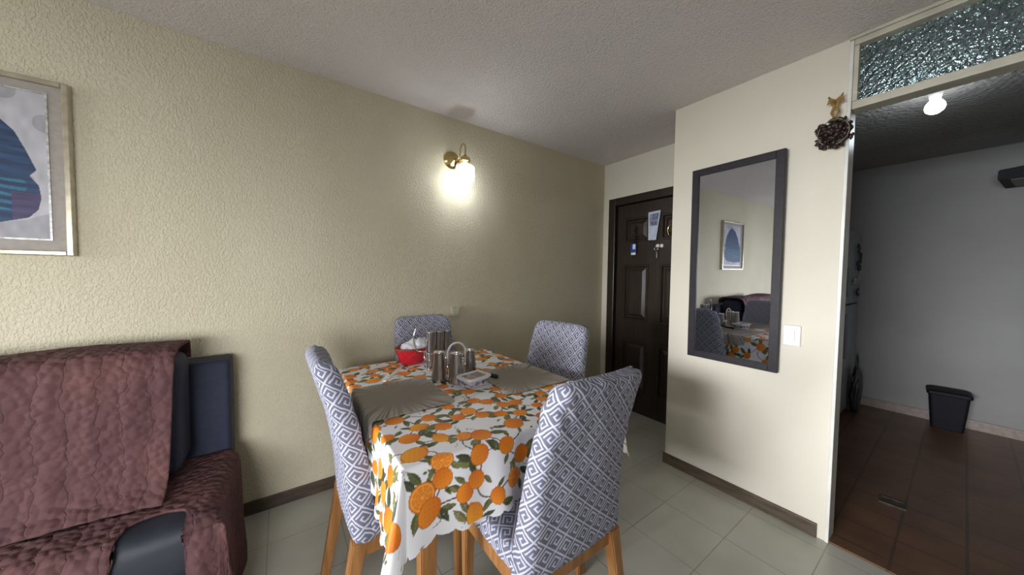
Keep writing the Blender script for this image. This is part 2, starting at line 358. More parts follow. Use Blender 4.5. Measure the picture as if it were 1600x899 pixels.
# ------------------------------------------------------------------ entrance door (faces -X)
def front_door():
    root = bpy.data.objects.new('door_1', None); COL.objects.link(root); root['kind'] = 'structure'
    f = BM(); d0, d1 = XD-.012, XD+.10
    box(f, d0, d1, DY1-.075, DY1, 0, DZ, bev=.004); box(f, d0, d1, DY0, DY0+.04, 0, DZ, bev=.004); box(f, d0, d1, DY0+.04, DY1-.075, DZ-.07, DZ, bev=.004)
    box(f, XD+.064, XD+.10, DY0+.02, DY0+.07, 0, DZ-.02); box(f, XD+.064, XD+.10, DY1-.11, DY1-.05, 0, DZ-.02); box(f, XD+.064, XD+.10, DY0+.02, DY1-.05, DZ-.11, DZ-.02)
    obj('door_frame', f, M_door, root)
    y0, y1, z0, z1 = DY0+.045, DY1-.085, .006, DZ-.078
    xs = XD+.022
    cols = [(1.63, 1.885), (1.245, 1.525)]; rows = [(.20, .665), (.855, 1.37), (1.578, 1.80)]
    ys = sorted({y0, y1, *[v for c in cols for v in c]}); zs = sorted({z0, z1, *[v for r in rows for v in r]})
    g = BM()
    for i in range(len(ys)-1):
        for j in range(len(zs)-1):
            c = (ys[i], ys[i+1]); r = (zs[j], zs[j+1])
            isP = c in cols and r in rows
            if isP: continue
            box(g, xs, xs+.04, ys[i], ys[i+1], zs[j], zs[j+1])
    bmesh.ops.remove_doubles(g, verts=g.verts, dist=1e-5)
    slab = obj('door_leaf', g, M_door, root)
    for c in cols:
        for r in rows:
            p = BM()
            def ring(o, x): return [p.verts.new((x, y, z)) for y, z in ((c[0]+o, r[0]+o), (c[1]-o, r[0]+o), (c[1]-o, r[1]-o), (c[0]+o, r[1]-o))]
            rr = [ring(0, xs), ring(.006, xs-.006), ring(.016, xs-.006), ring(.026, xs+.012), ring(.036, xs+.012), ring(.062, xs-.001)]
            for A, B in zip(rr, rr[1:]):
                for k in range(4): p.faces.new((A[k], A[(k+1) % 4], B[(k+1) % 4], B[k]))
            p.faces.new(rr[-1]); obj('door_panel', p, M_door, slab)
    return xs
DXS = front_door()
def front(y0, y1, z0, z1, d=.004, x=None, bev=.001):   # thin box standing just off the door face
    x = (DXS if x is None else x); return bx(x-d, x-.0005, y0, y1, z0, z1, bev=bev, seg=1)
# two round locks with a key
for k, (yy, lab) in enumerate(((1.55, 'round chrome door lock with a key hanging in it'), (1.513, 'round chrome door lock without a key, nearer the mirror wall'))):
    t = thing('door_lock', lab, 'lock', (DXS-.001, yy, 1.527), group='round locks on the entrance door')
    q = BM(); lathe(q, [(.0, -.014), (.012, -.013), (.016, -.008), (.018, 0)], axis='X'); obj('lock_cylinder', q, M_white, t, True)
    if k == 0:
        q = BM(); tube(q, [(-.02, .006+.016*math.cos(a), -.024+.016*math.sin(a)) for a in np.linspace(0, 2*PI, 16, endpoint=False)], .0022, 6, closed=True); obj('key_ring', q, M_chrome, t, True)
        q = BM(); box(q, -.022, -.018, -.006, .002, -.108, -.055, bev=.001); box(q, -.022, -.018, -.009, .005, -.066, -.052, bev=.001); obj('key', q, M_chrome, t)
# holy card / calendar on the door
t = thing('wall_calendar', 'tall white printed card hanging between the upper panels of the dark door', 'calendar', (DXS-.004, 1.585, 1.70))
q = BM(); vs = [q.verts.new(v) for v in ((-.006, .058, .125), (-.010, -.058, .130), (-.010, -.022, -.120), (-.006, .052, -.118))]
f_ = q.faces.new(vs); e_ = bmesh.ops.extrude_face_region(q, geom=[f_]); bmesh.ops.translate(q, vec=(.003, 0, 0), verts=[v for v in e_['geom'] if isinstance(v, bmesh.types.BMVert)])
M_card = simple('pale_blue_card', (.50, .56, .66), (.42, .48, .58), rough=.4); obj('card', q, M_card, t)
M_pic = simple('dark_blue_print', (.26, .28, .36), (.05, .06, .12), rough=.5, scale=42)
q = BM(); vs = [q.verts.new(v) for v in ((-.0125, .040, .105), (-.0125, -.042, .108), (-.0125, -.030, .005), (-.0125, .038, .004))]
f_ = q.faces.new(vs); e_ = bmesh.ops.extrude_face_region(q, geom=[f_]); bmesh.ops.translate(q, vec=(.001, 0, 0), verts=[v for v in e_['geom'] if isinstance(v, bmesh.types.BMVert)])
obj('printed_picture', q, M_pic, t)
# blue charm hanging at the left
t = thing('door_charm', 'small blue and white tassel charm hanging on the left of the dark door', 'charm', (DXS-.006, 1.775, 1.50))
q = BM(); tube(q, [(-.004, -.015, .22), (-.006, -.01, .15), (-.008, 0, .07)], .003, 6)
for k in range(7): blob(q, (-.006, -.012+.012*((k % 2)), .20-.022*k), .011, sub=1, nz=.5)
obj('beads', q, M_black, t, True)
M_blue = simple('blue_felt', (.02, .05, .28), (.01, .03, .2), rough=.7)
q = BM(); box(q, -.014, -.002, -.028, .03, -.02, .062, bev=.004); obj('blue_pouch', q, M_blue, t)
q = BM(); box(q, -.016, -.0145, -.02, .008, .01, .055, bev=.0005, seg=1); obj('white_patch', q, M_white, t); obj('white_tag', bx(-.016, -.004, -.022, .024, -.042, -.02, bev=.003), M_white, t)
t = tag(obj('ring_ornament', tube(BM(), [(DXS-.012, 1.435+.026*math.cos(a), 1.65+.044*math.sin(a)) for a in np.linspace(R(-60), R(240), 18)], .0045, 8), M_brass, None, True),
        'small pale horseshoe ring on the dark door beside the printed card', 'ornament')

# ================================================================== WALL MIRROR
t = thing('wall_mirror', 'tall rectangular mirror in a flat black frame hanging on the cream wall', 'mirror', (XM-.004, (.547+1.007)/2, (.770+1.9185)/2))
t.rotation_euler = (0, R(-0.5), R(-1.5))
hw, hh, fw_ = .230, .574, .040
q = BM()
for a in ((-hw, -hw+fw_, -hh, hh), (hw-fw_, hw, -hh, hh), (-hw+fw_, hw-fw_, hh-fw_, hh), (-hw+fw_, hw-fw_, -hh, -hh+fw_)): box(q, -.030, -.008, *a, bev=.0015, seg=1)
obj('mirror_frame', q, M_frame, t)
obj('mirror_glass', bx(-.022, -.016, -hw+fw_, hw-fw_, -hh+fw_, hh-fw_), M_mirror, t)
# light switch + outlet
t = thing('light_switch', 'white switch plate on the cream wall beside the mirror', 'switch', (XM, .502, .972))
pl_ = obj('plate', bx(-.009, -.0002, -.036, .036, -.053, .053, bev=.004), M_white, t); obj('toggle', bx(-.0125, -.009, -.013, .013, -.028, .028, bev=.002), M_white, pl_)
t = thing('wall_outlet', 'cream socket box on the long wall behind the dining chair', 'outlet', (1.008, YW, .995))
M_cream = simple('cream_plastic', (.55, .53, .40), rough=.4)
obj('socket_box', bx(-.032, .032, -.03, -.0002, -.036, .036, bev=.004), M_cream, t); obj('socket_plate', bx(-.018, .018, -.034, -.03, -.022, .022, bev=.001), M_cream, t)

# ================================================================== WREATH
t = thing('wreath', 'small dark wreath of dried pods with a straw bow, hanging by the kitchen opening', 'wreath', (XM-.030, .377, 1.932))
q = BM(); random.seed(4)
for k in range(150):
    a = random.uniform(0, 2*PI); rr = random.uniform(.004, .062); 
    blob(q, (random.uniform(-.020, .016), rr*math.cos(a), rr*1.12*math.sin(a)), random.uniform(.008, .014), (1, random.uniform(.6, 1.2), random.uniform(.6, 1.2)), 1, .6)
lathe(q, [(.0, .010), (.045, .010), (.05, .016), (0, .018)], axis='X', n=20)
obj('pod_ring', q, M_cone, t, True)
M_twig = simple('pale_twig', (.28, .25, .21))
for k in range(14):
    q = BM(); a = random.uniform(0, 2*PI); tube(q, [(-.026, .052*math.cos(a+s), .058*math.sin(a+s)) for s in (0, .25, .5)], .0016, 5); obj('twig', q, M_twig, t, True)
q = BM()
for s in (-1, 1):
    tube(q, [(-.006, 0, .064), (-.008, s*.012, .095), (-.006, s*.004, .122), (-.008, s*.014, .15), (-.01, s*.024, .172)], [.004, .005, .006, .006, .003], 7)
    tube(q, [(-.01, 0, .145), (-.014, s*.02, .16), (-.012, s*.026, .14), (-.01, 0, .140)], .005, 7)
obj('straw_bow', q, M_straw, t, True)

# ================================================================== PICTURE
PX0, PX1, PZ0, PZ1 = -1.29, -.672, 1.318, 1.992
t = thing('framed_picture', 'large framed abstract painting of a dark blue shape above the sofa', 'painting', ((PX0+PX1)/2, YW, (PZ0+PZ1)/2))
t.rotation_euler = (0, R(-.0), 0)
W2, H2 = (PX1-PX0)/2, (PZ1-PZ0)/2
M_gilt = simple('pale_gilt_frame', (.55, .50, .38), (.42, .37, .27), rough=.25, metal=.6, bs=.05)
M_matb = simple('taupe_mat_board', (.36, .33, .29), (.32, .29, .255), rough=.8, scale=50)
q = BM(); e = .018
for a in ((-W2, -W2+e, -H2, H2), (W2-e, W2, -H2, H2)): box(q, a[0], a[1], -.035, -.001, a[2], a[3], bev=.003)
for a in ((-W2+e, W2-e, -H2, -H2+e), (-W2+e, W2-e, H2-e, H2)): box(q, a[0], a[1], -.035, -.001, a[2], a[3], bev=.003)
obj('picture_frame', q, M_gilt, t)
obj('mat_board', bx(-W2+e, W2-e, -.016, -.002, -H2+e, H2-e), M_matb, t)
IW0, IW1, IH0, IH1 = -W2+.062, W2-.062, -H2+.064, H2-.054
q = BM(); 
for a in ((IW0-.006, IW0, IH0-.006, IH1+.006), (IW1, IW1+.006, IH0-.006, IH1+.006), (IW0, IW1, IH0-.006, IH0), (IW0, IW1, IH1, IH1+.006)): box(q, a[0], a[1], -.020, -.0155, a[2], a[3])
M_slip = simple('silver_slip', (.6, .6, .58), (.3, .3, .28), rough=.3, metal=.3, scale=60); obj('inner_slip', q, M_slip, t)
def in_poly(Xg, Yg, pts):
    ins = np.zeros(Xg.shape, bool); n = len(pts)
    for i in range(n):
        x1, y1 = pts[i]; x2, y2 = pts[(i+1) % n]
        if y1 == y2: continue
        c = ((y1 > Yg) != (y2 > Yg)) & (Xg < (x2-x1)*(Yg-y1)/(y2-y1)+x1); ins ^= c
    return ins
def vnoise(shape, cells, rng):
    gx, gy = cells; g = rng.random((gx+2, gy+2))
    a = np.linspace(0, gx, shape[0]); b_ = np.linspace(0, gy, shape[1]); ia = a.astype(int); ib = b_.astype(int); fa = (a-ia); fb = (b_-ib)
    fa = fa*fa*(3-2*fa); fb = fb*fb*(3-2*fb); fa = fa[:, None]; fb = fb[None, :]
    g00 = g[np.ix_(ia, ib)]; g10 = g[np.ix_(ia+1, ib)]; g01 = g[np.ix_(ia, ib+1)]; g11 = g[np.ix_(ia+1, ib+1)]
    return g00*(1-fa)*(1-fb)+g10*fa*(1-fb)+g01*(1-fa)*fb+g11*fa*fb
rng = np.random.default_rng(7)
nu, nv = 330, 300
U, V = np.meshgrid(np.linspace(IW0, IW1, nu), np.linspace(IH0, IH1, nv), indexing='ij')
n1 = vnoise((nu, nv), (30, 14), rng); n2 = vnoise((nu, nv), (8, 60), rng); n3 = vnoise((nu, nv), (5, 5), rng)
C = np.array([.43, .43, .45])[None, None]*(.8+.35*n1+.0*n2)[..., None]*np.array([1.0, .98, .98])
C = C*(1-.25*(n3 > .62)[..., None])
xr = W2-.105
fig = [(xr-.43, -.155), (xr-.50, -.08), (xr-.49, .02), (xr-.40, .09), (xr-.345, .17), (xr-.26, .205), (xr-.185, .165), (xr-.085, -.035), (xr-.065, -.05), (xr-.088, -.065), (xr-.050, -.10), (xr-.035, -.15), (xr-.07, -.195), (xr-.16, -.215), (xr-.30, -.225)]
DXF = (1.42-1.29)/2
fig = [(-.20, -.225), (-.24, -.12), (-.16, -.02), (-.10, .10), (-.02, .20), (.08, .25), (.15, .225), (.209, .165), (.239, .126), (.263, .06), (.285, -.01), (.268, -.034), (.289, -.068), (.294, -.116), (.286, -.161), (.263, -.194), (.198, -.217), (.0, -.235)]
fig = [(max(a-DXF, -.235), b_) for a, b_ in fig]; ins = in_poly(U, V, fig)
st = (np.sin((V*190+U*40+6*n3)) > .2)
Cf = np.zeros((nu, nv, 3)); Cf[:] = (.012, .035, .085)
teal = (V < -.05) & (V > -.17) & (U < .235-DXF+.04*n1); Cf[teal & st] = (.02, .13, .20); Cf[(~teal) & st] = (.018, .05, .12)
pur = (V < -.10) & (U > .225-DXF); Cf[pur] = (.055, .045, .11)
Cf *= (.7+.6*n2)[..., None]; C = np.where(ins[..., None], Cf, C)
P = np.stack([U, np.full_like(U, -.0165), V], -1); link('painting', grid_mesh('painting', P, C), M_art, t)

# ================================================================== SCONCE
t = thing('wall_sconce', 'brass wall sconce with glowing crystal drops on the long wall', 'lamp', (.985, YW, 2.055))
q = BM(); lathe(q, [(.060, 0), (.060, -.006), (.052, -.010), (.050, -.014), (.040, -.022), (.024, -.030), (.014, -.040), (0, -.043)], axis='Y'); obj('rosette', q, M_brass, t, True)
cy = 1.98-YW; cx = .033
q = BM(); pts = [(0, -.035, -.002), (.006, -.07, -.012), (.012, -.095, .01), (.014, -.105, .055), (.020, -.115, .078), (.028, -.13, .080), (.033, cy, .060), (.033, cy, .02), (.033, cy, .002)]
def smooth_path(pts, n=6):
    out = []; P_ = [Vector(pts[0])]+[Vector(p) for p in pts]+[Vector(pts[-1])]
    for i in range(1, len(P_)-2):
        for k in range(n):
            s = k/n; a, b2, c2, d2 = P_[i-1:i+3]
            out.append(.5*((2*b2)+(c2-a)*s+(2*a-5*b2+4*c2-d2)*s*s+(3*b2-a-3*c2+d2)*s**3))
    out.append(P_[-2]); return out
tube(q, smooth_path(pts), .0048, 8); obj('arm', q, M_brass, t, True)
q = BM(); lathe(q, [(0, .010), (.008, .008), (.012, 0), (.030, -.010), (.036, -.03), (.036, -.036)], (cx, cy, 0)); obj('canopy_cup', q, M_brass, t, True)
cr = obj('bulb', lathe(BM(), [(.0, -.130), (.014, -.128), (.024, -.115), (.027, -.10), (.024, -.08), (.014, -.065), (.012, -.04)], (cx, cy, 0)), M_glow, t, True)
q = BM(); tube(q, [(cx+.056*math.cos(a), cy+.056*math.sin(a), -.060) for a in np.linspace(0, 2*PI, 28, endpoint=False)], .0025, 6, closed=True); ringo = obj('drop_ring', q, M_brass, t, True)
for ring, (rr, nn, zt, zb) in enumerate(((.058, 16, -.068, -.165), (.042, 12, -.06, -.200), (.022, 7, -.06, -.222))):
    for k in range(nn):
        a = 2*PI*k/nn+ring; rx, ry = cx+rr*math.cos(a), cy+rr*math.sin(a); zz = zb+random.uniform(-.012, .016)
        obj('crystal_drop', lathe(BM(), [(0, zt), (.0045, zt-.006), (.006, (zt+zz)/2), (.007, zz+.02), (0, zz)], (rx, ry, 0), n=6), M_crystal, ringo)

# ================================================================== TABLE
TCX, TCY, TA, TB, TZ = .6825, 1.345, .4275, .525, .760
t = thing('dining_table', 'rectangular wooden dining table under the orange-print cloth', 'table', (TCX, TCY, 0))
obj('tabletop', bx(-TA, TA, -TB, TB, TZ-.03, TZ-.001, bev=.004), M_wood, t)
q = BM(); ia, ib = TA-.05, TB-.05
for a in ((-ia, ia, -ib, -ib+.02), (-ia, ia, ib-.02, ib), (-ia, -ia+.02, -ib+.02, ib-.02), (ia-.02, ia, -ib+.02, ib-.02)): box(q, a[0], a[1], a[2], a[3], TZ-.11, TZ-.03)
obj('apron', q, M_wood, t)
for sx in (-1, 1):
    for sy in (-1, 1):
        obj('leg', taper_leg(BM(), (sx*(ia-.045), sy*(ib-.045), TZ-.031), (sx*(ia-.04), sy*(ib-.04), 0), .055, .04), M_wood, t)
# drape: maps cloth coordinates (s,t) measured from the table centre to space
OV = .225
def drape(s, tt, off=0.0, wav=1.0):
    a, bb = TA+.004+off, TB+.004+off
    ex = np.maximum(np.abs(s)-a, 0); ey = np.maximum(np.abs(tt)-bb, 0); L = np.hypot(ex, ey); th = np.arctan2(ey, ex+1e-12)
    sx, sy = np.sign(s), np.sign(tt)
    px = np.clip(s, -a, a); py = np.clip(tt, -bb, bb)
    peri = np.where(ex > ey, tt, s)*9+np.where(ex > ey, 2.0, 5.0)*sx*sy
    k = np.clip(L/OV, 0, 1.4)
    out = .010*(1-np.exp(-L/.008))+wav*k*(.011*np.sin(peri*2.3)+.008*np.sin(peri*5.1+1.3))+.022*k*wav
    c = np.sin(2*th)**2
    out = out*(1-c)+c*(.012+np.where((s < 0) & (tt < 0), .34, .17)*L*wav)
    dx, dy = np.cos(th), np.sin(th)
    drop = L*(1-.10*c)-.008*(1-np.exp(-L/.012))
    x = px+sx*dx*out; y = py+sy*dy*out
    z = TZ+.003+off-np.maximum(drop, 0)*np.where(L > 0, 1, 0)
    return np.stack([TCX+x, TCY+y, z], -1)
st_ = .0024
ns = int(2*(TA+OV)/st_); ntt = int(2*(TB+OV)/st_)
s1 = np.linspace(-(TA+OV), TA+OV, ns); t1 = np.linspace(-(TB+OV), TB+OV, ntt)
Sg, Tg = np.meshgrid(s1, t1, indexing='ij')
Pc = drape(Sg, Tg)
# cloth print
CC = np.empty((ns, ntt, 3)); CC[:] = (.80, .79, .80)
def loc(cx_, cy_, rad):
    i0, i1 = np.searchsorted(s1, [cx_-rad, cx_+rad]); j0, j1 = np.searchsorted(t1, [cy_-rad, cy_+rad])
    sl = (slice(max(i0-1, 0), i1+1), slice(max(j0-1, 0), j1+1)); return sl, Sg[sl]-cx_, Tg[sl]-cy_
def paint(sl, m, col): 
    A = CC[sl]; A[m] = col if np.ndim(col) == 1 else col[m]
def leaf(cx_, cy_, L, Wd, ang, col):
    sl, a, b2 = loc(cx_, cy_, L); ca, sa = math.cos(ang), math.sin(ang); u = (a*ca+b2*sa)/L; v = (-a*sa+b2*ca)/Wd
    m = (np.abs(u) < 1) & (np.abs(v) < (1-u*u)**1.0*(1-.25*u)); g = np.array(col)[None, None]*(1.0+.35*np.clip(v, -1, 1))[..., None]
    paint(sl, m, g); paint(sl, m & (np.abs(v) < .07) & (u < .8), np.array(col)*1.7)
def stem(p0, p1, bend, wd=.0022, col=(.12, .075, .045)):
    p0 = np.array(p0); p1 = np.array(p1); d = p1-p0; nrm = np.array([-d[1], d[0]])
    for k in np.linspace(0, 1, int(np.hypot(*d)/.0015)+2):
        c = p0+d*k+nrm*bend*math.sin(PI*k); sl, a, b2 = loc(c[0], c[1], wd*2); paint(sl, a*a+b2*b2 < wd*wd, np.array(col))
def fruit(cx_, cy_, r, kind, ang, ell=1.0):
    sl, a, b2 = loc(cx_, cy_, r*1.5); ca, sa = math.cos(ang), math.sin(ang); u = (a*ca+b2*sa)/(r*ell); v = (-a*sa+b2*ca)/r
    d = np.hypot(u, v); phi = np.arctan2(v, u); m = d < 1
    if kind == 'y': c0, c1 = np.array([.86, .40, .03]), np.array([.72, .20, .01]); tip = (np.abs(u) < 1.22) & (np.abs(v) < .28*(1.25-np.abs(u))/.25)*(np.abs(u) > .9); m = m | tip
    else: c0, c1 = np.array([.84, .29, .02]), np.array([.62, .13, .008])
    sh = np.clip(.5+.5*(u*.6-v*.5)+.12*np.sin(u*13)*np.sin(v*11), 0, 1)[..., None]
    paint(sl, m, c0*(1-sh)+c1*sh); paint(sl, m & (d > .93) & (d < 1.0), np.array([.5, .11, .012]))
    if kind == 'c':
        paint(sl, d < .88, np.array([.86, .40, .07])); seg = (d < .80) & (np.abs(np.sin(phi*4.5)) > .22) & (d > .1)
        paint(sl, seg, np.broadcast_to(np.array([.80, .24, .02]), a.shape+(3,))*(1-.15*np.sin(d*30))[..., None])
def T2(x, y): return (x-TCX, y-TCY)
def F2(x, z): return (x-TCX, -(TB)-(TZ-z)+.004)
el = []
for (x, y), k, r in zip([(.309, 1.108), (.414, 1.066), (.312, .962), (.392, .915), (.296, .868), (.499, 1.013), (.553, 1.04), (.580, .985), (.634, .868), (.703, .924), (.504, .862), (.455, .884), (.257, 1.004), (.616, 1.113), (.655, 1.076), (.763, 1.179), (.736, 1.1), (.693, 1.018), (.745, 1.01), (.800, .943), (.892, 1.03), (.579, 1.26), (.95, .93), (1.02, 1.0), (.88, .86), (1.0, .86)],
                        'oooyyocoococooooooooooooco', [.030, .026, .030, .024, .034, .026, .030, .026, .034, .026, .034, .024, .022, .026, .027, .028, .026, .025, .027, .022, .025, .026, .028, .03, .03, .028]):
    el.append((*T2(x, y), r, k))
for (x, z), k, r in zip([(.561, .722), (.466, .722), (.352, .742), (.351, .690), (.293, .664), (.312, .616), (.415, .632), (.452, .655), (.518, .590), (.442, .562), (.617, .677), (.585, .615), (.70, .70), (.76, .63), (.84, .7), (.92, .65), (1.02, .7), (1.06, .61)],
                        'oococooooyocooocoo', [.027, .030, .030, .029, .037, .034, .026, .026, .024, .028, .027, .028, .028, .03, .028, .03, .03, .028]):
    el.append((*F2(x, z), r, k))
el.append((-TA-.118, -TB-.105, .034, 'p'))
random.seed(11); tries = 0
while tries < 5000:
    tries += 1; x = random.uniform(-TA-OV+.02, TA+OV-.02); y = random.uniform(-TB-OV+.02, TB+OV-.02); r = random.uniform(.023, .034)
    if y < -TB+.02 and x < TA: continue
    if any(math.hypot(x-e[0], y-e[1]) < (r+e[2])*1.12+.008 for e in el): continue
    if len(el) > 46 and random.random() < .3: continue
    el.append((x, y, r, random.choice('ooocoy')))
rn = random.Random(5); green = [(.085, .10, .035), (.12, .125, .045), (.05, .065, .03), (.17, .17, .06)]
for i, e in enumerate(el):
    ds = sorted((math.hypot(e[0]-f[0], e[1]-f[1]), j) for j, f in enumerate(el) if j != i)
    for dd, j in ds[:3]:
        if dd < .22 and i < j: stem(e[:2], el[j][:2], rn.uniform(-.3, .3))
    for k in range(rn.choice((3, 3, 4, 5))):
        a = rn.uniform(0, 2*PI); L = rn.uniform(.016, .031); q_ = e[2]+L*.75
        leaf(e[0]+q_*math.cos(a), e[1]+q_*math.sin(a), L, L*rn.uniform(.32, .48), a+rn.uniform(-.7, .7), rn.choice(green))
for k in range(420):   # twigs and small buds
    x = rn.uniform(-TA-OV, TA+OV); y = rn.uniform(-TB-OV, TB+OV)
    if min(math.hypot(x-e[0], y-e[1])-e[2] for e in el) < .006: continue
    a = rn.uniform(0, 2*PI); 
    if rn.random() < .6: leaf(x, y, rn.uniform(.007, .013), rn.uniform(.003, .0055), a, rn.choice(green))
    else:
        stem((x, y), (x+.03*math.cos(a), y+.03*math.sin(a)), .2, .0011, (.25, .22, .2))
        for m_ in range(3): sl, a_, b2 = loc(x+rn.uniform(-.015, .015), y+rn.uniform(-.015, .015), .006); paint(sl, a_**2+b2**2 < .0028**2, np.array([.35, .22, .26]))
for i, e in enumerate(el): fruit(e[0], e[1], e[2], e[3], -PI/4 if e[3] == 'p' else rn.uniform(0, PI), 1.9 if e[3] == 'p' else (rn.uniform(1.0, 1.12) if e[3] != 'y' else 1.22))
em = np.minimum(TA+OV-np.abs(Sg), TB+OV-np.abs(Tg)); ff = (em < .010)[..., None]; CC = np.where(ff, np.array([.8, .8, .82]), CC)
perim = np.where((TA+OV-np.abs(Sg)) < (TB+OV-np.abs(Tg)), Tg, Sg)
kp = (em > .011*(1-np.abs(np.sin(perim*PI/.05)))); kp = kp[:-1, :-1] & kp[1:, 1:]
cl = link('tablecloth', grid_mesh('tablecloth', Pc, CC, kp), M_cloth); tag(cl, 'white tablecloth printed with oranges and leaves over the dining table', 'tablecloth')
# placemats
def placemat(x0, x1, y0, y1, cxy, label):
    nu, nv = 220, 200; A, B = np.meshgrid(np.linspace(x0, x1, nu)-TCX, np.linspace(y0, y1, nv)-TCY, indexing='ij')
    Pm = drape(A, B, .0035, 1.0); c0 = np.array(cxy)-np.array([TCX, TCY]); d = np.hypot(A-c0[0], (B-c0[1])); ph = np.arctan2(B-c0[1], A-c0[0])
    tabl = rng.random(260); tabl[-1] = tabl[0]; ray = np.interp((ph+PI)/(2*PI)*259, np.arange(260), tabl); ray = np.clip((ray-.45)*2.2, 0, 1); fade = np.clip((d-.10)/.09, 0, 1); wob = rng.random((nu, nv))
    c = np.array([.30, .262, .215])[None, None]*(1-.22*wob[..., None])
    c = c*(1-.25*(ray*fade)[..., None])+np.array([.34, .32, .30])*(.50*((1-ray)*fade**1.5)[..., None])
    rr = .03; ax = np.minimum(A-(x0-TCX), (x1-TCX)-A); ay = np.minimum(B-(y0-TCY), (y1-TCY)-B); kpm = ~((ax < rr) & (ay < rr) & (np.hypot(rr-ax, rr-ay) > rr))
    o = link('placemat', grid_mesh('placemat', Pm, c, kpm[:-1, :-1] & kpm[1:, 1:]), M_mat); md = o.modifiers.new('thick', 'SOLIDIFY'); md.thickness = .0012; md.offset = 1
    return tag(o, label, 'placemat', 'starburst placemats')
placemat(.125, .555, 1.135, 1.505, (.38, 1.34), 'taupe starburst placemat hanging over the left edge of the table')
placemat(.775, 1.205, 1.075, 1.425, (.93, 1.25), 'taupe starburst placemat on the right half of the table near the black peeler')

# ================================================================== CHAIRS
def make_chair(label):
    t = thing('dining_chair', label, 'chair', group='slipcovered dining chairs')
    # backrest cover lofted along a leaning curve
    NT, NP = 46, 72; bmx = BM(); rings = []; uvs = []
    arc = 0; prev = None
    for i in range(NT+1):
        k = i/NT
        z = .405+.583*k; lean = -.175-.022*k-.085*k**2.2
        hw = .213-.034*k; th = .042-.009*k      # half width, half thickness
        if k > .91: q_ = (k-.91)/.09; hw -= .036*(1-math.sqrt(max(0, 1-q_*q_)))
        if k > .945: q_ = (k-.945)/.055; th *= math.sqrt(max(.03, 1-q_*q_*.97))
        if k < .04: th *= .85+.15*k/.04
        cpt = Vector((0, lean-.03, z))
        if prev: arc += (cpt-prev).length
        prev = cpt; ring = []
        r = min(th*.96, .03); sx_, sy_ = hw-r, th-r; segs = [(2*sx_), (PI/2*r), (2*sy_), (PI/2*r)]*2; tot = sum(segs)
        for j in range(NP):
            d = tot*j/NP; k2 = 0
            while d > segs[k2]: d -= segs[k2]; k2 += 1
            if k2 == 0: x, y = -sx_+d, -th
            elif k2 == 1: a = -PI/2+d/r; x, y = sx_+r*math.cos(a), -sy_+r*math.sin(a)
            elif k2 == 2: x, y = hw, -sy_+d
            elif k2 == 3: a = d/r; x, y = sx_+r*math.cos(a), sy_+r*math.sin(a)
            elif k2 == 4: x, y = sx_-d, th
            elif k2 == 5: a = PI/2+d/r; x, y = -sx_+r*math.cos(a), sy_+r*math.sin(a)
            elif k2 == 6: x, y = -hw, sy_-d
            else: a = PI+d/r; x, y = -sx_+r*math.cos(a), -sy_+r*math.sin(a)
            bow = -.010*(1-(x/hw)**2)
            wr = math.exp(-((x+hw*.85)/.05)**2-((z-.90)/.08)**2)+.5*math.exp(-((x-hw*.9)/.05)**2-((z-.78)/.10)**2)
            nz = noise.noise(Vector((x*9, y*9+3, z*7)))*.004+noise.noise(Vector((x*22+9*z, z*16, y*20)))*.0015+wr*.0045*math.sin(x*100+z*70)
            ring.append(bmx.verts.new(Vector((x+nz*.3*(1 if x > 0 else -1), lean-.04+(.042-.009*k)+y+bow+nz*(1 if y > 0 else -1), z))))
        rings.append(ring); uvs.append(arc)
    uvl = bmx.loops.layers.uv.new('UVMap')
    # perimeter coordinate from a mid ring
    mid = [v.co.copy() for v in rings[NT//2]]; pc = [0]
    for j in range(NP): pc.append(pc[-1]+(mid[(j+1) % NP]-mid[j]).length)
    for i in range(NT):
        for j in range(NP):
            f = bmx.faces.new((rings[i][j], rings[i][(j+1) % NP], rings[i+1][(j+1) % NP], rings[i+1][j])); uq = ((pc[j], uvs[i]), (pc[j+1], uvs[i]), (pc[j+1], uvs[i+1]), (pc[j], uvs[i+1]))
            for l_, q_ in zip(f.loops, uq): l_[uvl].uv = q_
    for ring in (rings[0][::-1], rings[-1]):
        f = bmx.faces.new(ring)
        for l_ in f.loops: l_[uvl].uv = (l_.vert.co.x, l_.vert.co.y)
    me = bpy.data.meshes.new('backrest'); bmx.to_mesh(me); bmx.free(); me.shade_smooth(); link('backrest', me, M_chair, t)
    # seat cover
    q = bx(-.213, .213, -.175, .192, .405, .478, bev=.022, seg=4); bmesh.ops.subdivide_edges(q, edges=[e for e in q.edges if e.calc_length() > .1], cuts=16, use_grid_fill=True)
    for v in q.verts:
        n_ = noise.noise(v.co*11)*.004
        if v.co.z > .45: v.co.z += n_+.010*(1-(v.co.x/.22)**2)*(1-((v.co.y-.01)/.19)**2)
        if v.co.z < .43: v.co.z += noise.noise(v.co*22)*.006; 
    s = obj('seat', q, M_chair, t, True); box_uv(s.data)
    q = BM(); lw = .20
    for a in ((-lw, lw, -.205, -.180), (-lw, lw, .158, .178)): box(q, a[0], a[1], a[2], a[3], .350, .407, bev=.003)
    for a in ((-lw, -lw+.022, -.18, .195), (lw-.022, lw, -.18, .158)): box(q, a[0], a[1], a[2], a[3], .350, .407, bev=.003)
    obj('seat_rail', q, M_wood, t)
    for sx in (-1, 1):
        obj('leg', taper_leg(BM(), (sx*.182, .158, .406), (sx*.178, .168, 0), .042, .028), M_wood, t)
        obj('leg', taper_leg(BM(), (sx*.182, -.195, .406), (sx*.185, -.265, 0), .045, .030), M_wood, t)
    return t
ch = make_chair('patterned grey chair nearest the viewer, its back turned, at the table end')
ch.location = (.735, .875, 0); ch.rotation_euler = (0, 0, R(0))
dup(ch, (.392, 1.29, 0), R(-90), 'patterned grey chair at the left side of the table, next to the sofa')
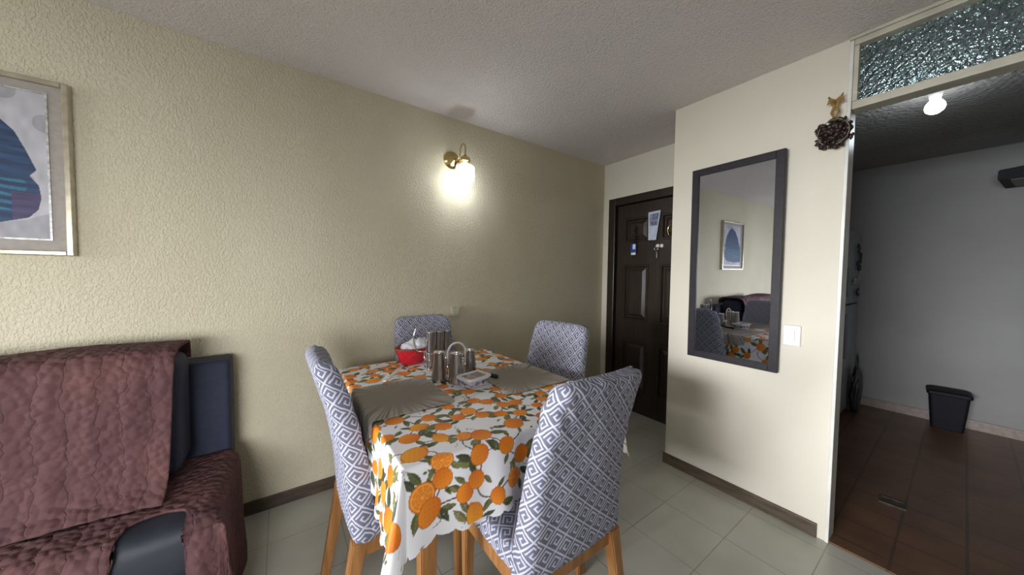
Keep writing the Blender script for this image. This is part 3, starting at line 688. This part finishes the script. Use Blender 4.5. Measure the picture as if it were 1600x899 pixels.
dup(ch, (1.06, 1.312, 0), R(90+11), 'patterned grey chair at the right side of the table, in front of the entrance door')
dup(ch, (.755, 1.775, 0), R(180), 'patterned grey chair against the long wall behind the red basket')

# ================================================================== ON THE TABLE
TT = TZ+.0055
def along(q, pts, *a): return tube(q, smooth_path(pts), *a)
t = thing('bread_basket', 'red woven oval basket at the far side of the table', 'basket', (.598, 1.79, TT))
q = BM(); lathe(q, [(0, 0), (.062, 0), (.066, .004), (.092, .078), (.096, .084), (.090, .084), (.084, .072), (.060, .006), (0, .005)], n=56, ell=.78)
for v in q.verts:
    a = math.atan2(v.co.y, v.co.x); v.co.x *= 1+.014*math.sin(a*28); v.co.y *= 1+.014*math.sin(a*28)
obj('basket_body', q, M_red, t, True)
q = BM(); tube(q, [(.094*math.cos(a), .0735*math.sin(a), .084) for a in np.linspace(0, 2*PI, 48, endpoint=False)], .0045, 8, closed=True)
M_rim = simple('brown_rim', (.22, .07, .03), rough=.5); obj('rim', q, M_rim, t, True)
q = BM()
blob(q, (.605, 1.79, TT+.078), 1, (.070, .050, .042), 4, .25); blob(q, (.64, 1.785, TT+.095), 1, (.045, .04, .035), 3, .3)
for v in q.verts: v.co += Vector((0, 0, max(0, noise.noise(v.co*30))*.03))
for v in q.verts: v.co.z = max(v.co.z, TT+.045)
tag(obj('plastic_bag', q, M_bag, None, True), 'translucent plastic bread bag resting in the red basket', 'bag')
# chrome rack with tall steel tumblers
t = thing('tumbler_rack', 'chrome wire rack standing upright beside the red basket', 'rack', (.685, 1.62, TT))
q = BM()
hwd, hdp = .068, .036
for z in (.004, .085): tube(q, [(x, y, z) for x, y in ((-hwd, -hdp), (hwd, -hdp), (hwd, hdp), (-hwd, hdp))], .003, 6, closed=True)
for x in (-hwd, -hwd/3, hwd/3, hwd):
    for y in (-hdp, hdp): tube(q, [(x, y, .0), (x, y, .09)], .0024, 6)
for k in range(4): x = -hwd+.003+k*(2*hwd-.006)/3; tube(q, [(x, -hdp, .003), (x, hdp, .003)], .0022, 6)
obj('wire_frame', q, M_chrome, t, True)
q = BM(); along(q, [(-hwd, -.0, .004), (-hwd-.002, 0, .12), (-hwd+.002, 0, .19), (-hwd-.03, 0, .236), (-hwd-.062, 0, .21), (-hwd-.068, 0, .15), (-hwd-.05, 0, .10)], .0032, 8); tube(q, [(-hwd-.05, 0, .10), (-hwd, 0, .09)], .003, 6)
obj('carry_loop', q, M_chrome, t, True)
for k, (x, lab) in enumerate(((.640, 'tall steel tumbler in the wire rack, the one next to the basket'), (.685, 'tall steel tumbler in the middle of the wire rack'), (.730, 'tall steel tumbler in the wire rack, farthest from the basket'))):
    tt_ = tag(obj('steel_tumbler', lathe(BM(), [(0, .0), (.0195, 0), (.0205, .004), (.0205, .186), (.0215, .190), (.0195, .190), (.019, .006), (0, .006)], (0, 0, 0), 24), M_steel, None, True), lab, 'tumbler', 'steel tumblers in the wire rack')
    tt_.location = (x, 1.62, TT+.006)
# condiment shakers
t = thing('shaker_caddy', 'small wire caddy with a white arched handle among the steel shakers', 'caddy', (.680, 1.40, TT))
q = BM()
tube(q, [(.050*math.cos(a), .022*math.sin(a), .003) for a in np.linspace(0, 2*PI, 24, endpoint=False)], .0025, 6, closed=True)
tube(q, [(-.046, 0, .003), (-.046, 0, .10)], .0022, 6); tube(q, [(.046, 0, .003), (.046, 0, .10)], .0022, 6); obj('wire_base', q, M_chrome, t, True)
obj('arched_handle', tube(BM(), [(-.046, 0, .10), (-.046, 0, .118)]+[(-.046*math.cos(a), 0, .125+.046*math.sin(a)) for a in np.linspace(.1, PI-.1, 14)]+[(.046, 0, .118), (.046, 0, .10)], .0045, 10), M_white, t, True)
def shaker(x, y, h, label):
    o = thing('steel_shaker', label, 'shaker', (x, y, TT), group='conical steel shakers')
    obj('body', lathe(BM(), [(0, 0), (.035, 0), (.0355, .003), (.025, h-.012), (.0255, h-.01)], n=28), M_steel, o, True)
    obj('cap', lathe(BM(), [(.0258, h-.0118), (.0258, h-.004), (.022, h), (0, h+.001)], n=28), M_chrome, o, True)
shaker(.598, 1.415, .140, 'conical steel shaker on the left, beside the placemat')
shaker(.652, 1.346, .142, 'conical steel shaker in front, beside the white tub')
shaker(.764, 1.425, .128, 'conical steel shaker on the right, near the black peeler')
# spread tub
t = thing('spread_tub', 'white rectangular plastic tub with a printed lid in front of the shakers', 'tub', (.706, 1.275, TT), R(12))
q = BM(); prof = [(.050, .034, 0), (.053, .037, .003), (.062, .044, .034)]
def rrect(bm, hx, hy, z, r=.014, n=5):
    return [bm.verts.new((sx*(hx-r)+r*math.cos(a), sy*(hy-r)+r*math.sin(a), z)) for sx, sy, a0 in ((1, 1, 0), (-1, 1, PI/2), (-1, -1, PI), (1, -1, 1.5*PI)) for a in [a0+PI/2*k/n for k in range(n+1)]]
def loft(bm, pr, r=.014):
    rs = [rrect(bm, a, b2, z, r) for a, b2, z in pr]
    for A, B in zip(rs, rs[1:]):
        for k in range(len(A)): bm.faces.new((A[k], A[(k+1) % len(A)], B[(k+1) % len(A)], B[k]))
    bm.faces.new(rs[0][::-1]); bm.faces.new(rs[-1]); return bm
tb_ = obj('tub_body', loft(q, prof), M_white, t)
M_print = simple('tub_side_print', (.62, .62, .66), (.04, .04, .12), rough=.4, scale=75); obj('side_label', loft(BM(), [(.0555, .0391, .007), (.0608, .0434, .027)]), M_print, tb_)
lid_ = obj('lid', loft(BM(), [(.066, .048, .034), (.068, .050, .037), (.067, .049, .044), (.062, .044, .044), (.058, .040, .041)]), M_white, t)
M_lidp = simple('lid_print', (.55, .35, .33), (.10, .13, .15), rough=.35, scale=45); obj('lid_label', loft(BM(), [(.050, .032, .0412), (.050, .032, .0418)], .008), M_lidp, lid_)
# black peeler / knife
t = thing('peeler', 'black handled peeler lying beside the white tub', 'peeler', (.812, 1.372, TT+.007), R(-74))
obj('handle', tube(BM(), [(-.012, 0, .002), (.0, 0, .003), (.03, 0, .003), (.06, 0, .003), (.092, 0, .002)], [.008, .010, .0085, .0105, .009], 10), M_black, t, True)
q = BM(); box(q, -.062, -.010, -.003, .003, .001, .006, bev=.001); tube(q, [(-.03, -.013, .004), (-.018, 0, .010), (-.03, .013, .004)], .004, 7); obj('blade_head', q, M_black, t)
# white plastic knife
t = thing('plastic_knife', 'white plastic knife lying on the cloth left of the red basket', 'knife', (.455, 1.63, TT+.003), math.atan2(.234, .169))
q = BM(); box(q, -.125, .01, -.008, .008, -.002, .004, bev=.0015); obj('handle', q, M_white, t)
q = BM(); vs = [q.verts.new(v) for v in ((.01, -.006, .001), (.13, -.002, .001), (.135, .004, .001), (.12, .010, .001), (.01, .008, .001))]
f_ = q.faces.new(vs); e_ = bmesh.ops.extrude_face_region(q, geom=[f_]); bmesh.ops.translate(q, vec=(0, 0, -.0022), verts=[v for v in e_['geom'] if isinstance(v, bmesh.types.BMVert)]); obj('blade', q, M_white, t)

# ================================================================== SOFA
SX0, SX1 = -2.35, -.185
t = thing('sofa', 'dark navy sofa against the long wall under the painting', 'sofa', (0, 0, 0))
obj('seat_base', bx(SX0, SX1, 1.44, 2.06, .05, .25, bev=.03, seg=4), M_leather, t, True)
obj('seat_cushion', bx(SX0+.01, SX1-.01, 1.435, 1.90, .245, .438, bev=.055, seg=6), M_leather, t, True)
obj('backrest', bx(SX0, SX1-.008, 1.925, 2.085, .08, .862, bev=.018, seg=4), M_navy, t, True)
obj('back_cushion', bx(-1.32, -.318, 1.705, 1.924, .474, .938, bev=.05, seg=5), M_navy, t, True)
for x in (SX0+.1, SX1-.1):
    for y in (1.5, 2.0): obj('foot', taper_leg(BM(), (x, y, .055), (x, y, 0), .05, .04), M_black, t)
def profile_sheet(name, xs, prof_fn, mat, label, keep=None):
    nu = len(xs); pr = [prof_fn(x) for x in xs]; nv = len(pr[0]); P = np.zeros((nu, nv, 3)); UV = np.zeros((nu, nv, 2))
    for i, x in enumerate(xs):
        l = 0
        for j, (dx, y, z) in enumerate(pr[i]):
            P[i, j] = (x+dx, y, z)
            if j: l += math.dist(pr[i][j][1:], pr[i][j-1][1:])
            UV[i, j] = (x, l)
    for i in range(nu):
        for j in range(nv):
            v = Vector(P[i, j]); n_ = noise.noise(Vector((v.x*5, v.y*6, v.z*6)))*.008+noise.noise(Vector((v.x*30, v.y*16, v.z*16)))*.0030
            P[i, j, 2] += n_*.8; P[i, j, 1] -= abs(n_)*.8
    me = grid_mesh(name, P, None, keep(P) if keep else None, UV); o = link(name, me, mat); md = o.modifiers.new('thick', 'SOLIDIFY'); md.thickness = .010; md.offset = -1
    return tag(o, label, 'throw')
def resamp(pts, n):
    sp = smooth_path(pts, 8); d = [0]
    for a, b2 in zip(sp, sp[1:]): d.append(d[-1]+(b2-a).length)
    out = []
    for k in range(n):
        s = d[-1]*k/(n-1); i = max(i for i in range(len(d)) if d[i] <= s+1e-9); i = min(i, len(sp)-2)
        f = (s-d[i])/max(1e-9, d[i+1]-d[i]); out.append(sp[i].lerp(sp[i+1], min(1, f)))
    return out
bp_ = resamp([(0, 1.955, .885), (0, 1.945, .945), (0, 1.89, .963), (0, 1.78, .964), (0, 1.70, .945), (0, 1.672, .88), (0, 1.668, .76), (0, 1.665, .62), (0, 1.655, .54), (0, 1.632, .492), (0, 1.600, .470), (0, 1.585, .458)], 120)
xs = np.linspace(-1.40, -.322, 240)
profile_sheet('sofa_throw', xs, lambda x: [(-.02*max(0, (j-50)/70)*max(0, 1+(x+.322)/.2), p[1]-.006*math.sin(x*70)*.3, p[2]+.006*math.sin(x*9)) for j, p in enumerate(bp_)], M_quilt, 'brown quilted throw hanging over the back of the sofa').__setitem__('group', 'brown quilted sofa throws')
# seat throw: drape over seat with side and front overhang
r_l = np.concatenate([np.linspace(1.918, 1.603, 50), np.linspace(1.60, 1.60-.542, 210)])
s_ = np.concatenate([np.linspace(-2.0, -.46, 150), np.linspace(-.457, -.20, 170), np.linspace(-.197, SX1+.012, 14), np.linspace(SX1+.014, SX1+.012+.40, 130)])
A, B = np.meshgrid(s_, r_l, indexing='ij')
# the front hem hangs low to the left, is pulled up in an arch over the bare seat front, and hangs low again at the right corner
ua = np.abs((A+.340)/.104); stp = np.clip((ua-.62)/.42, 0, 1); stp = stp*stp*(3-2*stp); hem = .012+.05*np.clip(ua, 0, 1)**2+.30*stp
ex = np.maximum(A-(SX1+.012), 0); tot_ = np.where(stp > .999, .182+hem, 0); pl = np.maximum(1.60-B, 0)/.542*(.050+.075*np.clip(ua, 0, 1)**2+(.182+.31-.055)*stp); B = np.where(B < 1.60, 1.60-pl, B); ey = np.maximum(1.418-B, 0); L = np.hypot(ex, ey); th = np.arctan2(ey, ex+1e-12); c = np.sin(2*th)**2
out = .012*(1-np.exp(-L/.02))+.016*np.sin(A*13+B*4)*np.clip(L/.3, 0, 1)*(ex <= 0)+.010*np.sin(B*19)*np.clip(L/.3, 0, 1)*(ey <= 0)+.02*np.clip(L/.35, 0, 1); out = out*(1-c)+c*(.014+.12*L)
out = out+.02*stp*(ua < 1.6)*np.clip(L/.1, 0, 1)*np.exp(-((ua-1.15)/.25)**2)
bx0 = SX1+.012; Xp = np.minimum(A, bx0)+np.cos(th)*out; Yp = np.maximum(B, 1.418)-np.sin(th)*out
inx = np.clip(1-(bx0-np.minimum(A, bx0))/.055, 0, 1); iny = np.clip(1-(np.maximum(B, 1.418)-1.418)/.055, 0, 1); edge = np.clip(np.hypot(inx, iny), 0, 1.0)
Zp = .452+.005*np.sin(A*7)*np.sin(B*9)-.028*edge**2.2-L*.98
Zp = np.maximum(Zp, .025)
jit = np.zeros_like(Zp)
for i in range(A.shape[0]):
    for j in range(A.shape[1]): jit[i, j] = noise.noise(Vector((A[i, j]*8, B[i, j]*8, 3)))*.006+noise.noise(Vector((A[i, j]*32, B[i, j]*22, 1)))*.002
Zp += jit; Yp -= np.abs(jit)*(ey > 0)
keep_s = ~((Zp < .032)[:-1, :-1])
me = grid_mesh('seat_throw', np.stack([Xp, Yp, Zp], -1), None, keep_s, np.stack([A, B], -1)); o = link('seat_throw', me, M_quilt); md = o.modifiers.new('thick', 'SOLIDIFY'); md.thickness = .009; md.offset = 1
tag(o, 'brown quilted throw spread over the sofa seat and hanging down its front', 'throw', 'brown quilted sofa throws')

# ================================================================== KITCHEN
t = thing('ceiling_bulb', 'lit bare bulb in a holder on the kitchen ceiling', 'lamp', (3.06, .14, H))
obj('bulb_holder', lathe(BM(), [(.045, 0), (.045, -.012), (.028, -.022), (.022, -.05), (0, -.05)], n=24), M_white, t, True)
obj('bulb', lathe(BM(), [(.014, -.05), (.024, -.062), (.036, -.08), (.040, -.098), (.034, -.118), (.018, -.132), (0, -.136)], n=28), M_bulb, t, True)
# fridge
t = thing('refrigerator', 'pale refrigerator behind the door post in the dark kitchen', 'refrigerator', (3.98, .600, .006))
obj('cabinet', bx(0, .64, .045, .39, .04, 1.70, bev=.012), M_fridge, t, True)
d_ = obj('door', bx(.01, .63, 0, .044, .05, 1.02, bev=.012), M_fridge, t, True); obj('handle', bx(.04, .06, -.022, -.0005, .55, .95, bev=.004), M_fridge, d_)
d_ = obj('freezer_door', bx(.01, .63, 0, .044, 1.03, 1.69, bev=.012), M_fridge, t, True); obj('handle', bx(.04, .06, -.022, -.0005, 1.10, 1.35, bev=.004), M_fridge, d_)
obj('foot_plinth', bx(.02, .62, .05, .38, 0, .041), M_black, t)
random.seed(3)
for k, (z, x, s, m, lab) in enumerate(((1.545, 4.36, .035, M_cone, 'dark brown fridge magnet, topmost of the column'), (1.475, 4.44, .036, M_cone, 'dark reddish fridge magnet just below the topmost one'), (1.39, 4.38, .052, M_black, 'largest black fridge magnet in the middle of the column'),
                                  (1.25, 4.24, .036, M_twig, 'pale ring-like fridge magnet on the left of the column'), (1.27, 4.42, .032, M_twig, 'pale upright fridge magnet on the right of the column'), (1.14, 4.40, .038, M_cone, 'lowest fridge magnet of the column'))):
    q = BM()
    for j in range(9): blob(q, (x+random.uniform(-s, s)*1.3, (.600-.019), z+random.uniform(-s, s)*.9), s*random.uniform(.3, .42), (1, .6, 1), 2, .3)
    tag(obj('fridge_magnet', q, m, None, True), lab, 'magnet', 'magnets on the front of the refrigerator')
t = thing('shopping_bag', 'dark bag slumped on the kitchen floor against the refrigerator front', 'bag', (4.36, .555, .006))
q = BM(); blob(q, (0, 0, .22), 1, (.10, .036, .215), 4, .3); obj('bag_body', q, M_black, t, True)
q = BM(); along(q, [(-.03, 0, .40), (-.02, .0, .50), (0, .0, .54), (.03, .0, .50), (.03, 0, .40)], .006, 7); obj('bag_handle', q, M_black, t, True)
# bin
t = thing('waste_bin', 'black lidded waste bin by the far kitchen wall', 'bin', (4.60, .045, .006), R(4))
q = BM(); loft(q, [(.080, .082, 0), (.082, .085, .006), (.100, .105, .29)], .02); obj('bin_body', q, M_hood, t)
obj('bin_lid', loft(BM(), [(.108, .115, .29), (.110, .118, .298), (.108, .116, .315), (.090, .095, .325), (.06, .07, .329)], .02), M_hood, t)
# drain grate in the kitchen floor
t = thing('floor_drain', 'small rectangular metal drain set in the kitchen floor', 'drain', (2.79, .19, .006), R(4))
q = BM(); 
for a in ((-.042, .042, -.05, -.042), (-.042, .042, .042, .05), (-.042, -.034, -.042, .042), (.034, .042, -.042, .042)): box(q, a[0], a[1], a[2], a[3], 0, .004)
M_drain = simple('tarnished_drain_metal', (.10, .08, .06), (.05, .04, .03), rough=.4, metal=.5); obj('drain_rim', q, M_drain, t)
q = BM(); box(q, -.034, .034, -.042, .042, 0, .0015); 
for k in range(6): box(q, -.030, .030, -.038+k*.014, -.033+k*.014, .0015, .0035)
obj('grate', q, M_drain, t)
# range hood end
t = thing('range_hood', 'black range hood jutting out of the far kitchen wall at the right', 'range hood', (4.28, -.108, 2.05), R(-6))
q = BM(); vs = [q.verts.new(v) for v in ((0, 0, -.05), (0, -.6, -.05), (.45, -.6, -.05), (.45, 0, -.05), (.0, .0, .02), (.0, -.6, .05), (.45, -.6, .16), (.45, -.0, .10))]
for f in ((0, 3, 2, 1), (4, 5, 6, 7), (0, 1, 5, 4), (1, 2, 6, 5), (2, 3, 7, 6), (3, 0, 4, 7)): q.faces.new([vs[i] for i in f])
bmesh.ops.bevel(q, geom=q.edges[:], offset=.006, segments=2, affect='EDGES'); obj('hood_body', q, M_hood, t)
obj('filter', bx(.04, .40, -.55, -.05, -.054, -.0505), M_drain, t)
